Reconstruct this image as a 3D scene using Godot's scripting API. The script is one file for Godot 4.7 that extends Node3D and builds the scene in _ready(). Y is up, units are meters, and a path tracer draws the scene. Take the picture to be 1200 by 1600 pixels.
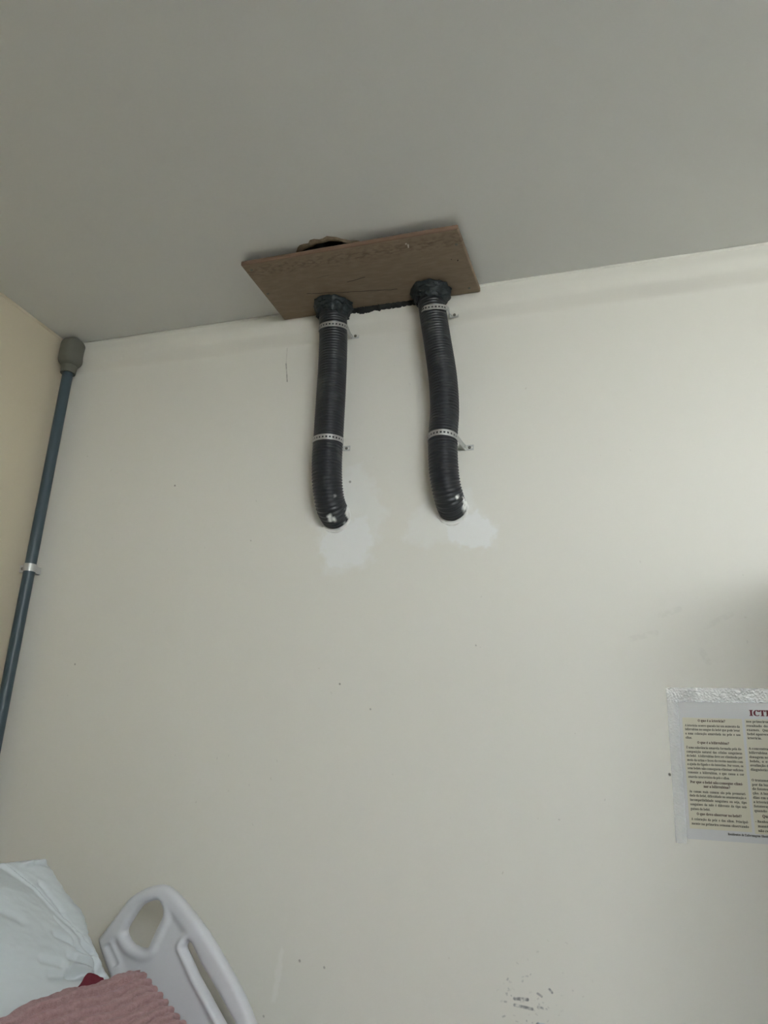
extends Node3D
# A hospital room corner: two black corrugated hoses run from a plywood board on the ceiling into the wall.
const WX0 := -1.342      # left wall
const WX1 := 1.9         # right wall
const WZ1 := 2.4         # rear wall, behind the camera
const H := 2.584         # ceiling height
var M := {}
var used := {}
var rng := RandomNumberGenerator.new()
var ns := FastNoiseLite.new()

# ------------------------------------------------------------------ helpers
func numbered(called: String) -> String:
	if not used.has(called):
		used[called] = 0
		return called
	used[called] += 1
	return "%s_%03d" % [called, used[called]]

func tag(o: Node, label: String, category: String, group := "") -> void:
	o.set_meta("label", label)
	o.set_meta("category", category)
	if group != "":
		o.set_meta("group", group)

func thing(called: String, label: String, category: String, at := Vector3.ZERO, group := "") -> Node3D:
	var o := Node3D.new()
	o.name = numbered(called)
	add_child(o)
	o.position = at
	tag(o, label, category, group)
	return o

func part(called: String, mesh: Mesh, m: Material, parent: Node = null) -> MeshInstance3D:
	var o := MeshInstance3D.new()
	o.mesh = mesh
	if m != null:
		o.material_override = m
	o.cast_shadow = GeometryInstance3D.SHADOW_CASTING_SETTING_ON
	if parent == null:
		o.name = numbered(called)
		add_child(o)
	else:
		o.name = called
		parent.add_child(o, true)
	return o

func structure(called: String, mesh: Mesh, m: Material, parent: Node = null) -> MeshInstance3D:
	var o := part(called, mesh, m, parent)
	if parent == null:
		o.set_meta("kind", "structure")
	return o

func mat(c: Color, rough := 0.7, metal := 0.0, spec := 0.5) -> StandardMaterial3D:
	var m := StandardMaterial3D.new()
	m.albedo_color = c
	m.roughness = rough
	m.metallic = metal
	m.metallic_specular = spec
	return m

func noise_tex(freq: float, bump: float, seed_: int, size := 512, octaves := 3) -> NoiseTexture2D:
	var n := FastNoiseLite.new()
	n.seed = seed_
	n.frequency = freq
	n.fractal_octaves = octaves
	var t := NoiseTexture2D.new()
	t.width = size
	t.height = size
	t.seamless = true
	t.noise = n
	if bump > 0.0:
		t.as_normal_map = true
		t.bump_strength = bump
	return t

func ramp_tex(freq: float, seed_: int, a: Color, b: Color, size := 512, octaves := 4) -> NoiseTexture2D:
	var t := noise_tex(freq, 0.0, seed_, size, octaves)
	var g := Gradient.new()
	g.set_color(0, a)
	g.set_color(1, b)
	t.color_ramp = g
	return t

func tri(st: SurfaceTool, a: Vector3, b: Vector3, c: Vector3) -> void:
	st.add_vertex(a)
	st.add_vertex(b)
	st.add_vertex(c)

func quad(st: SurfaceTool, a: Vector3, b: Vector3, c: Vector3, d: Vector3) -> void:   # clockwise seen from outside
	tri(st, a, b, c)
	tri(st, a, c, d)

func new_st() -> SurfaceTool:
	var st := SurfaceTool.new()
	st.begin(Mesh.PRIMITIVE_TRIANGLES)
	return st

func done(st: SurfaceTool) -> ArrayMesh:
	st.generate_normals()
	return st.commit()

# box with corners lo, hi and edges rounded by r
func rbox(lo: Vector3, hi: Vector3, r: float, n := 2, st_in: SurfaceTool = null) -> SurfaceTool:
	var st := st_in if st_in != null else new_st()
	var c := (lo + hi) * 0.5
	var e := (hi - lo) * 0.5
	r = minf(r, minf(e.x, minf(e.y, e.z)) * 0.999)
	var axes := [[Vector3.RIGHT, Vector3.UP, Vector3.BACK], [Vector3.LEFT, Vector3.BACK, Vector3.UP], [Vector3.UP, Vector3.BACK, Vector3.RIGHT], [Vector3.DOWN, Vector3.RIGHT, Vector3.BACK], [Vector3.BACK, Vector3.RIGHT, Vector3.UP], [Vector3.FORWARD, Vector3.UP, Vector3.RIGHT]]
	for a in axes:
		var nn: Vector3 = a[0]
		var u: Vector3 = a[1]
		var v: Vector3 = a[2]
		var eu := absf(e.dot(u))
		var ev := absf(e.dot(v))
		var en := absf(e.dot(nn))
		var su: Array[float] = []
		var sv: Array[float] = []
		for k in n + 1:
			su.append(-eu + r * (1.0 - tan(PI / 4 * (1.0 - float(k) / n))))
			sv.append(-ev + r * (1.0 - tan(PI / 4 * (1.0 - float(k) / n))))
		for k in n + 1:
			su.append(eu - r * (1.0 - tan(PI / 4 * float(k) / n)))
			sv.append(ev - r * (1.0 - tan(PI / 4 * float(k) / n)))
		for i in su.size() - 1:
			for j in sv.size() - 1:
				var ps: Array[Vector3] = []
				var nsx: Array[Vector3] = []
				for q in [[i, j], [i, j + 1], [i + 1, j + 1], [i + 1, j]]:
					var p: Vector3 = nn * en + u * su[q[0]] + v * sv[q[1]]
					var inner := Vector3(clampf(p.x, -e.x + r, e.x - r), clampf(p.y, -e.y + r, e.y - r), clampf(p.z, -e.z + r, e.z - r))
					var dn := (p - inner).normalized()
					ps.append(c + inner + dn * r)
					nsx.append(dn)
				for t in [0, 1, 2, 0, 2, 3]:
					st.set_normal(nsx[t])
					st.set_uv(Vector2(ps[t].x, ps[t].z))
					st.add_vertex(ps[t])
	return st

# a grid of points (rows of equal length) as a smooth surface
func grid(rows: Array, flip := false, cols: Array = [], wrap := false) -> SurfaceTool:
	var st := new_st()
	var nr := rows.size()
	var nc: int = rows[0].size()
	# smooth normals
	var nrm := []
	for i in nr:
		var line := PackedVector3Array()
		line.resize(nc)
		for j in nc:
			var i0 := maxi(i - 1, 0)
			var i1 := mini(i + 1, nr - 1)
			var j0 := (j - 1 + nc - 1) % (nc - 1) if wrap else maxi(j - 1, 0)
			var j1 := (j + 1) % (nc - 1) if wrap else mini(j + 1, nc - 1)
			var du: Vector3 = rows[i1][j] - rows[i0][j]
			var dv: Vector3 = rows[i][j1] - rows[i][j0]
			var n := du.cross(dv).normalized()
			line[j] = -n if flip else n
		nrm.append(line)
	for i in nr:
		for j in nc:
			st.set_normal(nrm[i][j])
			st.set_uv(Vector2(float(j) / (nc - 1), float(i) / (nr - 1)))
			if cols.size() > 0:
				st.set_color(cols[i][j])
			st.add_vertex(rows[i][j])
	for i in nr - 1:
		for j in nc - 1:
			var a := i * nc + j
			var b := a + 1
			var c := a + nc
			var d := c + 1
			if flip:
				for q in [a, c, d, a, d, b]:
					st.add_index(q)
			else:
				for q in [a, b, d, a, d, c]:
					st.add_index(q)
	return st

# tube along a list of points, radius by function or constant
func tube(pts: Array, rads: Array, seg := 24, cols: Array = [], lump := 0.0) -> SurfaceTool:
	var rows := []
	var side := Vector3.RIGHT
	for i in pts.size():
		var t: Vector3 = (pts[mini(i + 1, pts.size() - 1)] - pts[maxi(i - 1, 0)]).normalized()
		if i == 0 and absf(t.dot(side)) > 0.9:
			side = Vector3.UP
		side = (side - t * side.dot(t)).normalized()
		var up := t.cross(side)
		var line := PackedVector3Array()
		for j in seg + 1:
			var a := TAU * (j % seg) / seg
			var dir := side * cos(a) + up * sin(a)
			var r: float = rads[i]
			if lump > 0.0:
				r += lump * ns.get_noise_3dv((pts[i] + dir * r) * 1000.0)
			line.append(pts[i] + dir * r)
		rows.append(line)
	return grid(rows, true, cols, true)

func lathe(profile: Array, seg := 24, st_in: SurfaceTool = null) -> SurfaceTool:      # [radius, y], from bottom up, about the y axis, flat caps by radius 0
	var st := st_in if st_in != null else new_st()
	for i in profile.size() - 1:
		for j in seg:
			var a0 := TAU * j / seg
			var a1 := TAU * (j + 1) / seg
			var p: Array = profile[i]
			var q: Array = profile[i + 1]
			var v00 := Vector3(p[0] * cos(a0), p[1], p[0] * sin(a0))
			var v01 := Vector3(p[0] * cos(a1), p[1], p[0] * sin(a1))
			var v10 := Vector3(q[0] * cos(a0), q[1], q[0] * sin(a0))
			var v11 := Vector3(q[0] * cos(a1), q[1], q[0] * sin(a1))
			var nn := Vector2(q[1] - p[1], p[0] - q[0]).normalized()
			var n0 := Vector3(nn.x * cos(a0), nn.y, nn.x * sin(a0))
			var n1 := Vector3(nn.x * cos(a1), nn.y, nn.x * sin(a1))
			for k in [[v00, n0], [v01, n1], [v11, n1], [v00, n0], [v11, n1], [v10, n0]]:
				st.set_normal(k[1])
				st.set_uv(Vector2.ZERO)
				st.add_vertex(k[0])
	return st

func spline(ctrl: Array, step: float) -> Array:
	var cv := Curve3D.new()
	cv.bake_interval = 0.002
	for i in ctrl.size():
		var tan_: Vector3 = (ctrl[mini(i + 1, ctrl.size() - 1)] - ctrl[maxi(i - 1, 0)]) * 0.5
		var l0: float = 0.33 * (ctrl[i] - ctrl[maxi(i - 1, 0)]).length()
		var l1: float = 0.33 * (ctrl[mini(i + 1, ctrl.size() - 1)] - ctrl[i]).length()
		var d := tan_.normalized()
		cv.add_point(ctrl[i], -d * l0, d * l1)
	var out := []
	var n := int(cv.get_baked_length() / step)
	for k in n + 1:
		out.append(cv.sample_baked(cv.get_baked_length() * k / n, true))
	return out

func poly_dist(p: Vector2, poly: PackedVector2Array) -> float:     # positive inside
	var best := 1e9
	var inside := false
	var n := poly.size()
	var j := n - 1
	for i in n:
		var a := poly[i]
		var b := poly[j]
		var ab := b - a
		var t := clampf((p - a).dot(ab) / ab.length_squared(), 0.0, 1.0)
		best = minf(best, (p - a - ab * t).length_squared())
		if (a.y > p.y) != (b.y > p.y) and p.x < (b.x - a.x) * (p.y - a.y) / (b.y - a.y) + a.x:
			inside = not inside
		j = i
	return sqrt(best) if inside else -sqrt(best)

func smooth_poly(src: Array, sub := 5) -> PackedVector2Array:     # closed Catmull-Rom through the points
	var out := PackedVector2Array()
	var n := src.size()
	for i in n:
		for k in sub:
			out.append(src[i].cubic_interpolate(src[(i + 1) % n], src[(i - 1 + n) % n], src[(i + 2) % n], float(k) / sub))
	return out

func seg_dist(p: Vector2, a: Vector2, b: Vector2) -> float:
	var ab := b - a
	var t := clampf((p - a).dot(ab) / ab.length_squared(), 0.0, 1.0)
	return (p - a - ab * t).length()

# ------------------------------------------------------------------ materials
func make_materials() -> void:
	var nrm := noise_tex(0.03, 1.2, 11, 512, 3)
	var paint := mat(Color8(226, 224, 215), 0.62)
	paint.uv1_triplanar = true
	paint.uv1_world_triplanar = true
	paint.uv1_scale = Vector3.ONE * 2.5
	paint.normal_enabled = true
	paint.normal_texture = nrm
	paint.normal_scale = 0.10
	M.paint = paint
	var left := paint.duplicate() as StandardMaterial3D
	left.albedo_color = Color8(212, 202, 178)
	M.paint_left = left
	var ceil_ := paint.duplicate() as StandardMaterial3D
	ceil_.albedo_color = Color8(224, 225, 222)
	M.ceiling = ceil_
	M.floor = mat(Color8(96, 78, 58), 0.5)
	M.hose = mat(Color8(255, 255, 255), 0.38)
	M.hose.vertex_color_use_as_albedo = true
	M.tape = mat(Color8(30, 40, 43), 0.5)
	M.foam = mat(Color8(30, 33, 32), 0.8)
	M.steel = mat(Color8(196, 197, 194), 0.42, 0.55)
	M.screw = mat(Color8(120, 118, 110), 0.4, 0.8)
	M.conduit = mat(Color8(60, 77, 85), 0.4)
	M.capgrey = mat(Color8(104, 105, 95), 0.65)
	M.plaster = mat(Color8(236, 236, 232), 0.85)
	M.tan = mat(Color8(160, 148, 132), 0.9)
	M.tan.albedo_texture = ramp_tex(0.05, 5, Color8(170, 160, 145), Color8(255, 250, 240), 128)
	M.tan.uv1_triplanar = true
	M.tan.uv1_scale = Vector3.ONE * 12.0
	M.cavity = mat(Color8(168, 164, 156), 0.95)
	M.rail = mat(Color8(212, 214, 219), 0.42)
	M.pillow = mat(Color8(203, 210, 214), 0.85)
	M.pillow.normal_enabled = true
	M.pillow.normal_texture = noise_tex(0.02, 3.0, 21, 512, 4)
	M.pillow.normal_scale = 0.25
	M.pillow.uv1_triplanar = true
	M.pillow.uv1_scale = Vector3.ONE * 5.0
	M.blanket = mat(Color8(180, 149, 151), 0.95)
	M.blanket.albedo_texture = ramp_tex(0.03, 31, Color8(225, 215, 215), Color8(255, 255, 255), 256)
	M.blanket.uv1_triplanar = true
	M.blanket.uv1_scale = Vector3.ONE * 14.0
	M.blanket.normal_enabled = true
	M.blanket.normal_texture = noise_tex(0.12, 6.0, 32, 256, 3)
	M.blanket.normal_scale = 0.4
	M.blanket.rim_enabled = true
	M.blanket.rim = 0.4
	M.blanket.rim_tint = 0.5
	M.maroon = mat(Color8(104, 30, 46), 0.9)
	M.mattress = mat(Color8(190, 196, 202), 0.8)
	M.bedframe = mat(Color8(205, 206, 205), 0.45)
	M.paper = mat(Color8(215, 216, 216), 0.2)
	M.cream = mat(Color8(213, 209, 189), 0.3)
	M.ink = mat(Color8(44, 40, 26), 0.6)
	M.inkbrown = mat(Color8(66, 38, 26), 0.6)
	M.inkred = mat(Color8(108, 34, 48), 0.6)
	M.clear = mat(Color(0.97, 0.98, 1.0, 0.30), 0.06)
	M.clear.transparency = BaseMaterial3D.TRANSPARENCY_ALPHA
	M.cabinet = mat(Color8(196, 190, 178), 0.5)
	M.frame = mat(Color8(225, 225, 222), 0.45)

# ------------------------------------------------------------------ wall paint with its marks
const PX0 := -1.342      # the part of the wall that carries marks: 2.048 m square, one millimetre a pixel
const PY1 := 2.584
func blot(img: Image, poly: Array, c: Color, strength: float, soft: float, rough: float, freq := 30.0) -> void:
	var pp := PackedVector2Array(poly)
	var lo := pp[0]
	var hi := pp[0]
	for p in pp:
		lo = lo.min(p)
		hi = hi.max(p)
	var pad := soft + rough + 0.003
	for iy in range(maxi(0, int((PY1 - hi.y - pad) * 1000)), mini(2047, int((PY1 - lo.y + pad) * 1000))):
		for ix in range(maxi(0, int((lo.x - pad - PX0) * 1000)), mini(2047, int((hi.x + pad - PX0) * 1000))):
			var p := Vector2(PX0 + ix * 0.001, PY1 - iy * 0.001)
			var d := poly_dist(p, pp) + rough * ns.get_noise_2d(p.x * freq * 100, p.y * freq * 100)
			var a := clampf(d / soft + 0.5, 0.0, 1.0) * strength
			if a > 0.004:
				img.set_pixel(ix, iy, img.get_pixel(ix, iy).lerp(c, a))

func stroke(img: Image, a: Vector2, b: Vector2, w: float, c: Color, strength: float, breakup := 0.5) -> void:
	var lo := a.min(b) - Vector2.ONE * (w + 0.003)
	var hi := a.max(b) + Vector2.ONE * (w + 0.003)
	for iy in range(maxi(0, int((PY1 - hi.y) * 1000)), mini(2047, int((PY1 - lo.y) * 1000) + 1)):
		for ix in range(maxi(0, int((lo.x - PX0) * 1000)), mini(2047, int((hi.x - PX0) * 1000) + 1)):
			var p := Vector2(PX0 + ix * 0.001, PY1 - iy * 0.001)
			var d := seg_dist(p, a, b)
			var k := clampf((w - d) / 0.0012 + 0.5, 0.0, 1.0) * strength * clampf(1.0 - breakup + breakup * (0.5 + 1.6 * ns.get_noise_2d(p.x * 6000, p.y * 6000)), 0.0, 1.0)
			if k > 0.004:
				img.set_pixel(ix, iy, img.get_pixel(ix, iy).lerp(c, k))

func wall_image() -> ImageTexture:
	var base := Color8(226, 224, 215)
	var img := Image.create(2048, 2048, false, Image.FORMAT_RGB8)
	img.fill(base)
	var white := Color8(237, 239, 238)
	# filler round the hose ends
	blot(img, [Vector2(-0.63, 2.15), Vector2(-0.652, 2.10), Vector2(-0.63, 2.05), Vector2(-0.606, 1.975), Vector2(-0.552, 1.978), Vector2(-0.514, 1.988), Vector2(-0.492, 2.045), Vector2(-0.486, 2.10), Vector2(-0.52, 2.17), Vector2(-0.555, 2.205)], white, 0.42, 0.022, 0.016, 30.0)
	blot(img, [Vector2(-0.61, 2.07), Vector2(-0.622, 2.03), Vector2(-0.598, 1.982), Vector2(-0.53, 1.99), Vector2(-0.506, 2.04), Vector2(-0.53, 2.09)], white, 0.65, 0.010, 0.012, 50.0)
	blot(img, [Vector2(-0.39, 2.125), Vector2(-0.437, 2.075), Vector2(-0.442, 2.04), Vector2(-0.40, 2.022), Vector2(-0.362, 2.03), Vector2(-0.306, 2.010), Vector2(-0.27, 2.014), Vector2(-0.258, 2.056), Vector2(-0.30, 2.098), Vector2(-0.32, 2.13)], white, 0.4, 0.018, 0.013, 30.0)
	blot(img, [Vector2(-0.36, 2.06), Vector2(-0.355, 2.032), Vector2(-0.306, 2.012), Vector2(-0.272, 2.018), Vector2(-0.262, 2.05), Vector2(-0.30, 2.085)], white, 0.75, 0.007, 0.009, 50.0)
	# pencil line under the cornice
	stroke(img, Vector2(-0.739, 2.50), Vector2(-0.738, 2.46), 0.0006, Color8(120, 118, 108), 0.35)
	stroke(img, Vector2(-0.738, 2.46), Vector2(-0.731, 2.415), 0.0011, Color8(96, 94, 86), 0.6)
	# scuffs low on the wall
	var dark := Color8(70, 72, 78)
	var r := RandomNumberGenerator.new()
	r.seed = 7
	for s in [[-0.232, 1.277, -0.212, 1.278, 0.0022], [-0.232, 1.268, -0.205, 1.266, 0.0020], [-0.196, 1.270, -0.183, 1.268, 0.0016], [-0.196, 1.288, -0.190, 1.285, 0.0016], [-0.178, 1.296, -0.174, 1.292, 0.0016], [-0.222, 1.238, -0.206, 1.236, 0.005], [-0.196, 1.246, -0.187, 1.238, 0.003], [-0.224, 1.226, -0.21, 1.22, 0.003], [-0.194, 1.225, -0.18, 1.215, 0.004], [-0.21, 1.20, -0.19, 1.19, 0.004]]:
		stroke(img, Vector2(s[0], s[1]), Vector2(s[2], s[3]), s[4], dark, 0.65, 0.9)
	for k in 70:
		var p := Vector2(-0.2 + r.randfn(0.0, 0.03), 1.265 + r.randfn(0.0, 0.035))
		stroke(img, p, p + Vector2(r.randf_range(-0.004, 0.004), r.randf_range(-0.002, 0.002)), r.randf_range(0.0004, 0.0012), dark, r.randf_range(0.1, 0.45), 0.8)
	blot(img, [Vector2(-0.197, 1.249), Vector2(-0.186, 1.249), Vector2(-0.186, 1.240), Vector2(-0.198, 1.240)], Color8(176, 192, 208), 0.6, 0.002, 0.001)
	# pale streak of filler and little marks by the bed
	blot(img, [Vector2(-0.636, 1.31), Vector2(-0.631, 1.30), Vector2(-0.633, 1.26), Vector2(-0.640, 1.222), Vector2(-0.648, 1.222), Vector2(-0.645, 1.262), Vector2(-0.640, 1.298)], Color8(242, 241, 236), 0.4, 0.005, 0.004)
	# small spots
	for s in [[-0.984, 2.187, 0.0016, 0.7], [-0.56, 1.758, 0.0014, 0.7], [-0.496, 1.713, 0.0012, 0.5], [-1.171, 1.792, 0.0016, 0.5], [0.018, 1.622, 0.0018, 0.95], [-0.566, 2.166, 0.0022, 0.5], [-0.601, 1.290, 0.0018, 0.5], [-0.555, 1.285, 0.0016, 0.4], [-0.30, 1.83, 0.001, 0.4], [-0.78, 2.05, 0.001, 0.35], [-0.66, 1.20, 0.0015, 0.35]]:
		stroke(img, Vector2(s[0], s[1]), Vector2(s[0] + 0.0005, s[1] - 0.0008), s[2], Color8(88, 84, 76), s[3], 0.2)
	for k in 60:
		var p := Vector2(r.randf_range(-1.25, 0.35), r.randf_range(1.15, 2.45))
		stroke(img, p, p + Vector2(r.randf_range(-0.002, 0.002), r.randf_range(-0.003, 0.003)), r.randf_range(0.0004, 0.0009), Color8(120, 114, 102), r.randf_range(0.1, 0.3), 0.3)
	# rubbed grey patches near the poster
	for s in [[0.02, 1.88, 0.05, 1.89], [-0.03, 1.84, 0.01, 1.85], [0.09, 1.86, 0.13, 1.88], [0.08, 1.82, 0.09, 1.80]]:
		stroke(img, Vector2(s[0], s[1]), Vector2(s[2], s[3]), 0.005, Color8(196, 194, 184), 0.16, 0.95)
	return ImageTexture.create_from_image(img)

# ------------------------------------------------------------------ room
func box_faces(st: SurfaceTool, lo: Vector3, hi: Vector3) -> void:
	var p := func(i: int, j: int, k: int) -> Vector3: return Vector3(lo.x if i == 0 else hi.x, lo.y if j == 0 else hi.y, lo.z if k == 0 else hi.z)
	quad(st, p.call(0, 0, 1), p.call(0, 1, 1), p.call(1, 1, 1), p.call(1, 0, 1))
	quad(st, p.call(1, 0, 0), p.call(1, 1, 0), p.call(0, 1, 0), p.call(0, 0, 0))
	quad(st, p.call(0, 0, 0), p.call(0, 1, 0), p.call(0, 1, 1), p.call(0, 0, 1))
	quad(st, p.call(1, 0, 1), p.call(1, 1, 1), p.call(1, 1, 0), p.call(1, 0, 0))
	quad(st, p.call(0, 1, 1), p.call(0, 1, 0), p.call(1, 1, 0), p.call(1, 1, 1))
	quad(st, p.call(0, 0, 0), p.call(0, 0, 1), p.call(1, 0, 1), p.call(1, 0, 0))

func block(lo: Vector3, hi: Vector3) -> ArrayMesh:
	var st := new_st()
	st.set_smooth_group(-1)
	box_faces(st, lo, hi)
	return done(st)

func build_room() -> void:
	var T := 0.15
	structure("floor", block(Vector3(WX0 - T, -0.1, -T), Vector3(WX1 + T, 0, WZ1 + T)), M.floor)
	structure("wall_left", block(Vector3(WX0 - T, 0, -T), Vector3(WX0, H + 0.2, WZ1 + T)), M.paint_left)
	# back wall: a flat face with a soft moulding run in the plaster just under the ceiling
	var prof: Array[Vector2] = []      # (y, z)
	var ys := [0.0, 0.536, 1.0, 1.6, 2.2, 2.46, 2.49, 2.496, 2.500, 2.504, 2.508, 2.513, 2.519, 2.525, 2.531, 2.537, 2.542, 2.547, 2.552, 2.558, 2.564, 2.570, 2.578, H]
	for y in ys:
		prof.append(Vector2(y, cornice(y)))
	var xs: Array[float] = [WX0]
	while xs[-1] < 0.70:
		xs.append(xs[-1] + 0.128)
	var st := new_st()
	var st2 := new_st()
	for i in prof.size() - 1:
		for k in xs.size():
			var x0 := xs[k]
			var x1 := xs[k + 1] if k + 1 < xs.size() else WX1
			var cur := st if k + 1 < xs.size() and prof[i].x > 0.5 else st2
			var a := Vector3(x0, prof[i].x, prof[i].y)
			var b := Vector3(x0, prof[i + 1].x, prof[i + 1].y)
			var c := Vector3(x1, prof[i + 1].x, prof[i + 1].y)
			var d := Vector3(x1, prof[i].x, prof[i].y)
			for v in [a, b, c, a, c, d]:
				cur.set_uv(Vector2((v.x - PX0) / 2.048, (PY1 - v.y) / 2.048))
				var dz := (cornice(v.y + 0.001) - cornice(v.y - 0.001)) / 0.002
				cur.set_normal(Vector3(0, -dz, 1).normalized())
				cur.add_vertex(v)
	var wm := ArrayMesh.new()
	st.generate_tangents()
	st.commit(wm)
	st2.commit(wm)
	var marked := mat(Color8(255, 255, 255), 0.62)
	marked.albedo_texture = wall_image()
	wm.surface_set_material(0, marked)
	wm.surface_set_material(1, M.paint)
	var wb := structure("wall_back", wm, null)
	part("masonry", block(Vector3(WX0 - T, 0, -T), Vector3(WX1 + T, H + 0.2, -0.02)), M.paint, wb)
	structure("wall_right", block(Vector3(WX1, 0, -T), Vector3(WX1 + T, H + 0.2, WZ1 + T)), M.paint)
	# rear wall, behind the camera, with the window the daylight comes through
	var w0 := Vector2(WIN.position.x, WIN.position.y)
	var w1 := WIN.end
	st = new_st()
	st.set_smooth_group(-1)
	box_faces(st, Vector3(WX0, 0, WZ1), Vector3(w0.x, H + 0.2, WZ1 + T))
	box_faces(st, Vector3(w1.x, 0, WZ1), Vector3(WX1, H + 0.2, WZ1 + T))
	box_faces(st, Vector3(w0.x, 0, WZ1), Vector3(w1.x, w0.y, WZ1 + T))
	box_faces(st, Vector3(w0.x, w1.y, WZ1), Vector3(w1.x, H + 0.2, WZ1 + T))
	structure("wall_rear", done(st), M.paint)
	var win := Node3D.new()
	win.name = "window_1"
	win.set_meta("kind", "structure")
	add_child(win)
	var zf := WZ1 + 0.08
	for f in [[w0.x, w0.y, w1.x, w0.y + 0.05], [w0.x, w1.y - 0.05, w1.x, w1.y], [w0.x, w0.y + 0.05, w0.x + 0.05, w1.y - 0.05], [w1.x - 0.05, w0.y + 0.05, w1.x, w1.y - 0.05], [(w0.x + w1.x) / 2 - 0.025, w0.y + 0.05, (w0.x + w1.x) / 2 + 0.025, w1.y - 0.05]]:
		part("window_frame", rbox(Vector3(f[0], f[1], zf - 0.025), Vector3(f[2], f[3], zf + 0.025), 0.004).commit(), M.frame, win)
	# ceiling with a ragged hole over the board
	st = new_st()
	var hole: Array[Vector2] = []
	var rect: Array[Vector2] = []
	var hc := Vector2(-0.565, 0.145)
	var rx := 0.15
	var rz := 0.13
	var N := 64
	for k in N:
		var a := TAU * (k + 0.5) / N
		var rr := 1.0 + 0.10 * ns.get_noise_2d(cos(a) * 120, sin(a) * 120) + 0.04 * ns.get_noise_2d(cos(a) * 600, sin(a) * 600)
		hole.append(hc + Vector2(cos(a) * 0.078, sin(a) * 0.080) * rr)
		var s := 1.0 / maxf(absf(cos(a)), absf(sin(a)))
		rect.append(hc + Vector2(cos(a) * s * rx, sin(a) * s * rz))
	for k in N:
		var k2 := (k + 1) % N
		var q := func(v: Vector2, y: float) -> Vector3: return Vector3(v.x, y, v.y)
		quad(st, q.call(rect[k], H), q.call(rect[k2], H), q.call(hole[k2], H), q.call(hole[k], H))
	for c in 4:
		var i := N / 8 + c * N / 4 - 1
		var a := rect[i]
		var b := rect[(i + 1) % N]
		var corner := hc + Vector2(rx if c == 0 or c == 3 else -rx, rz if c < 2 else -rz)
		tri(st, Vector3(a.x, H, a.y), Vector3(corner.x, H, corner.y), Vector3(b.x, H, b.y))
	for f in [[WX0, WX1, hc.y + rz, WZ1], [WX0, WX1, -0.01, hc.y - rz], [WX0, hc.x - rx, hc.y - rz, hc.y + rz], [hc.x + rx, WX1, hc.y - rz, hc.y + rz]]:
		quad(st, Vector3(f[0], H, f[2]), Vector3(f[1], H, f[2]), Vector3(f[1], H, f[3]), Vector3(f[0], H, f[3]))
	st.set_smooth_group(-1)
	box_faces(st, Vector3(WX0 - T, H + 0.14, -T), Vector3(WX1 + T, H + 0.2, WZ1 + T))
	var ceil_ := structure("ceiling", done(st), M.ceiling)
	# broken edge of the hole and the dark void above it
	st = new_st()
	for k in N:
		var k2 := (k + 1) % N
		var a := hole[k]
		var b := hole[k2]
		quad(st, Vector3(a.x, H, a.y), Vector3(b.x, H, b.y), Vector3(b.x, H + 0.02, b.y), Vector3(a.x, H + 0.02, a.y))
	part("plaster_edge", done(st), M.cavity, ceil_)
	var rows := []
	for i in 9:
		var line := PackedVector3Array()
		for k in N + 1:
			var a := TAU * (k + 0.5) / N
			var hv: Vector2 = hole[k % N] - hc
			var w := 0.017 + 0.010 * ns.get_noise_2d(cos(a) * 200 + 50, sin(a) * 200)
			var u := i / 8.0
			var rr := hv.length() - 0.003 + w * u
			var lump := 0.0016 * sin(PI * clampf(u, 0.0, 1.0)) * (1.0 + 0.8 * ns.get_noise_3d(cos(a) * 700, sin(a) * 700, u * 90))
			var y := H + 0.001 - lump * 2.2 if i > 0 else H + 0.02
			if i == 8:
				y = H + 0.001
			var v := hc + hv.normalized() * rr
			line.append(Vector3(v.x, y, v.y))
		rows.append(line)
	part("torn_plaster", grid(rows, true, [], true).commit(), M.tan, ceil_)
	# thin ridges of paint where walls and ceiling meet
	st = new_st()
	quad(st, Vector3(WX0, H - 0.005, 0.0085), Vector3(WX0, H - 0.0005, 0.0135), Vector3(WX1, H - 0.0005, 0.0135), Vector3(WX1, H - 0.005, 0.0085))
	quad(st, Vector3(WX0, H - 0.0005, 0.0135), Vector3(WX0, H, -0.001), Vector3(WX1, H, -0.001), Vector3(WX1, H - 0.0005, 0.0135))
	structure("trim_1", done(st), M.paint)
	st = new_st()
	quad(st, Vector3(WX0 + 0.0005, H - 0.005, WZ1), Vector3(WX0 + 0.005, H - 0.0005, WZ1), Vector3(WX0 + 0.005, H - 0.0005, 0), Vector3(WX0 + 0.0005, H - 0.005, 0))
	quad(st, Vector3(WX0 + 0.005, H - 0.0005, WZ1), Vector3(WX0 - 0.001, H, WZ1), Vector3(WX0 - 0.001, H, 0), Vector3(WX0 + 0.005, H - 0.0005, 0))
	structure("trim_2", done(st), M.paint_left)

func cornice(y: float) -> float:
	# the plaster band under the ceiling stands a little proud and rounds back to the wall face below
	var step := 0.018 * smoothstep(2.502, 2.534, y)
	var lean := 0.010 * smoothstep(2.546, 2.590, y)
	return step - lean

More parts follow.
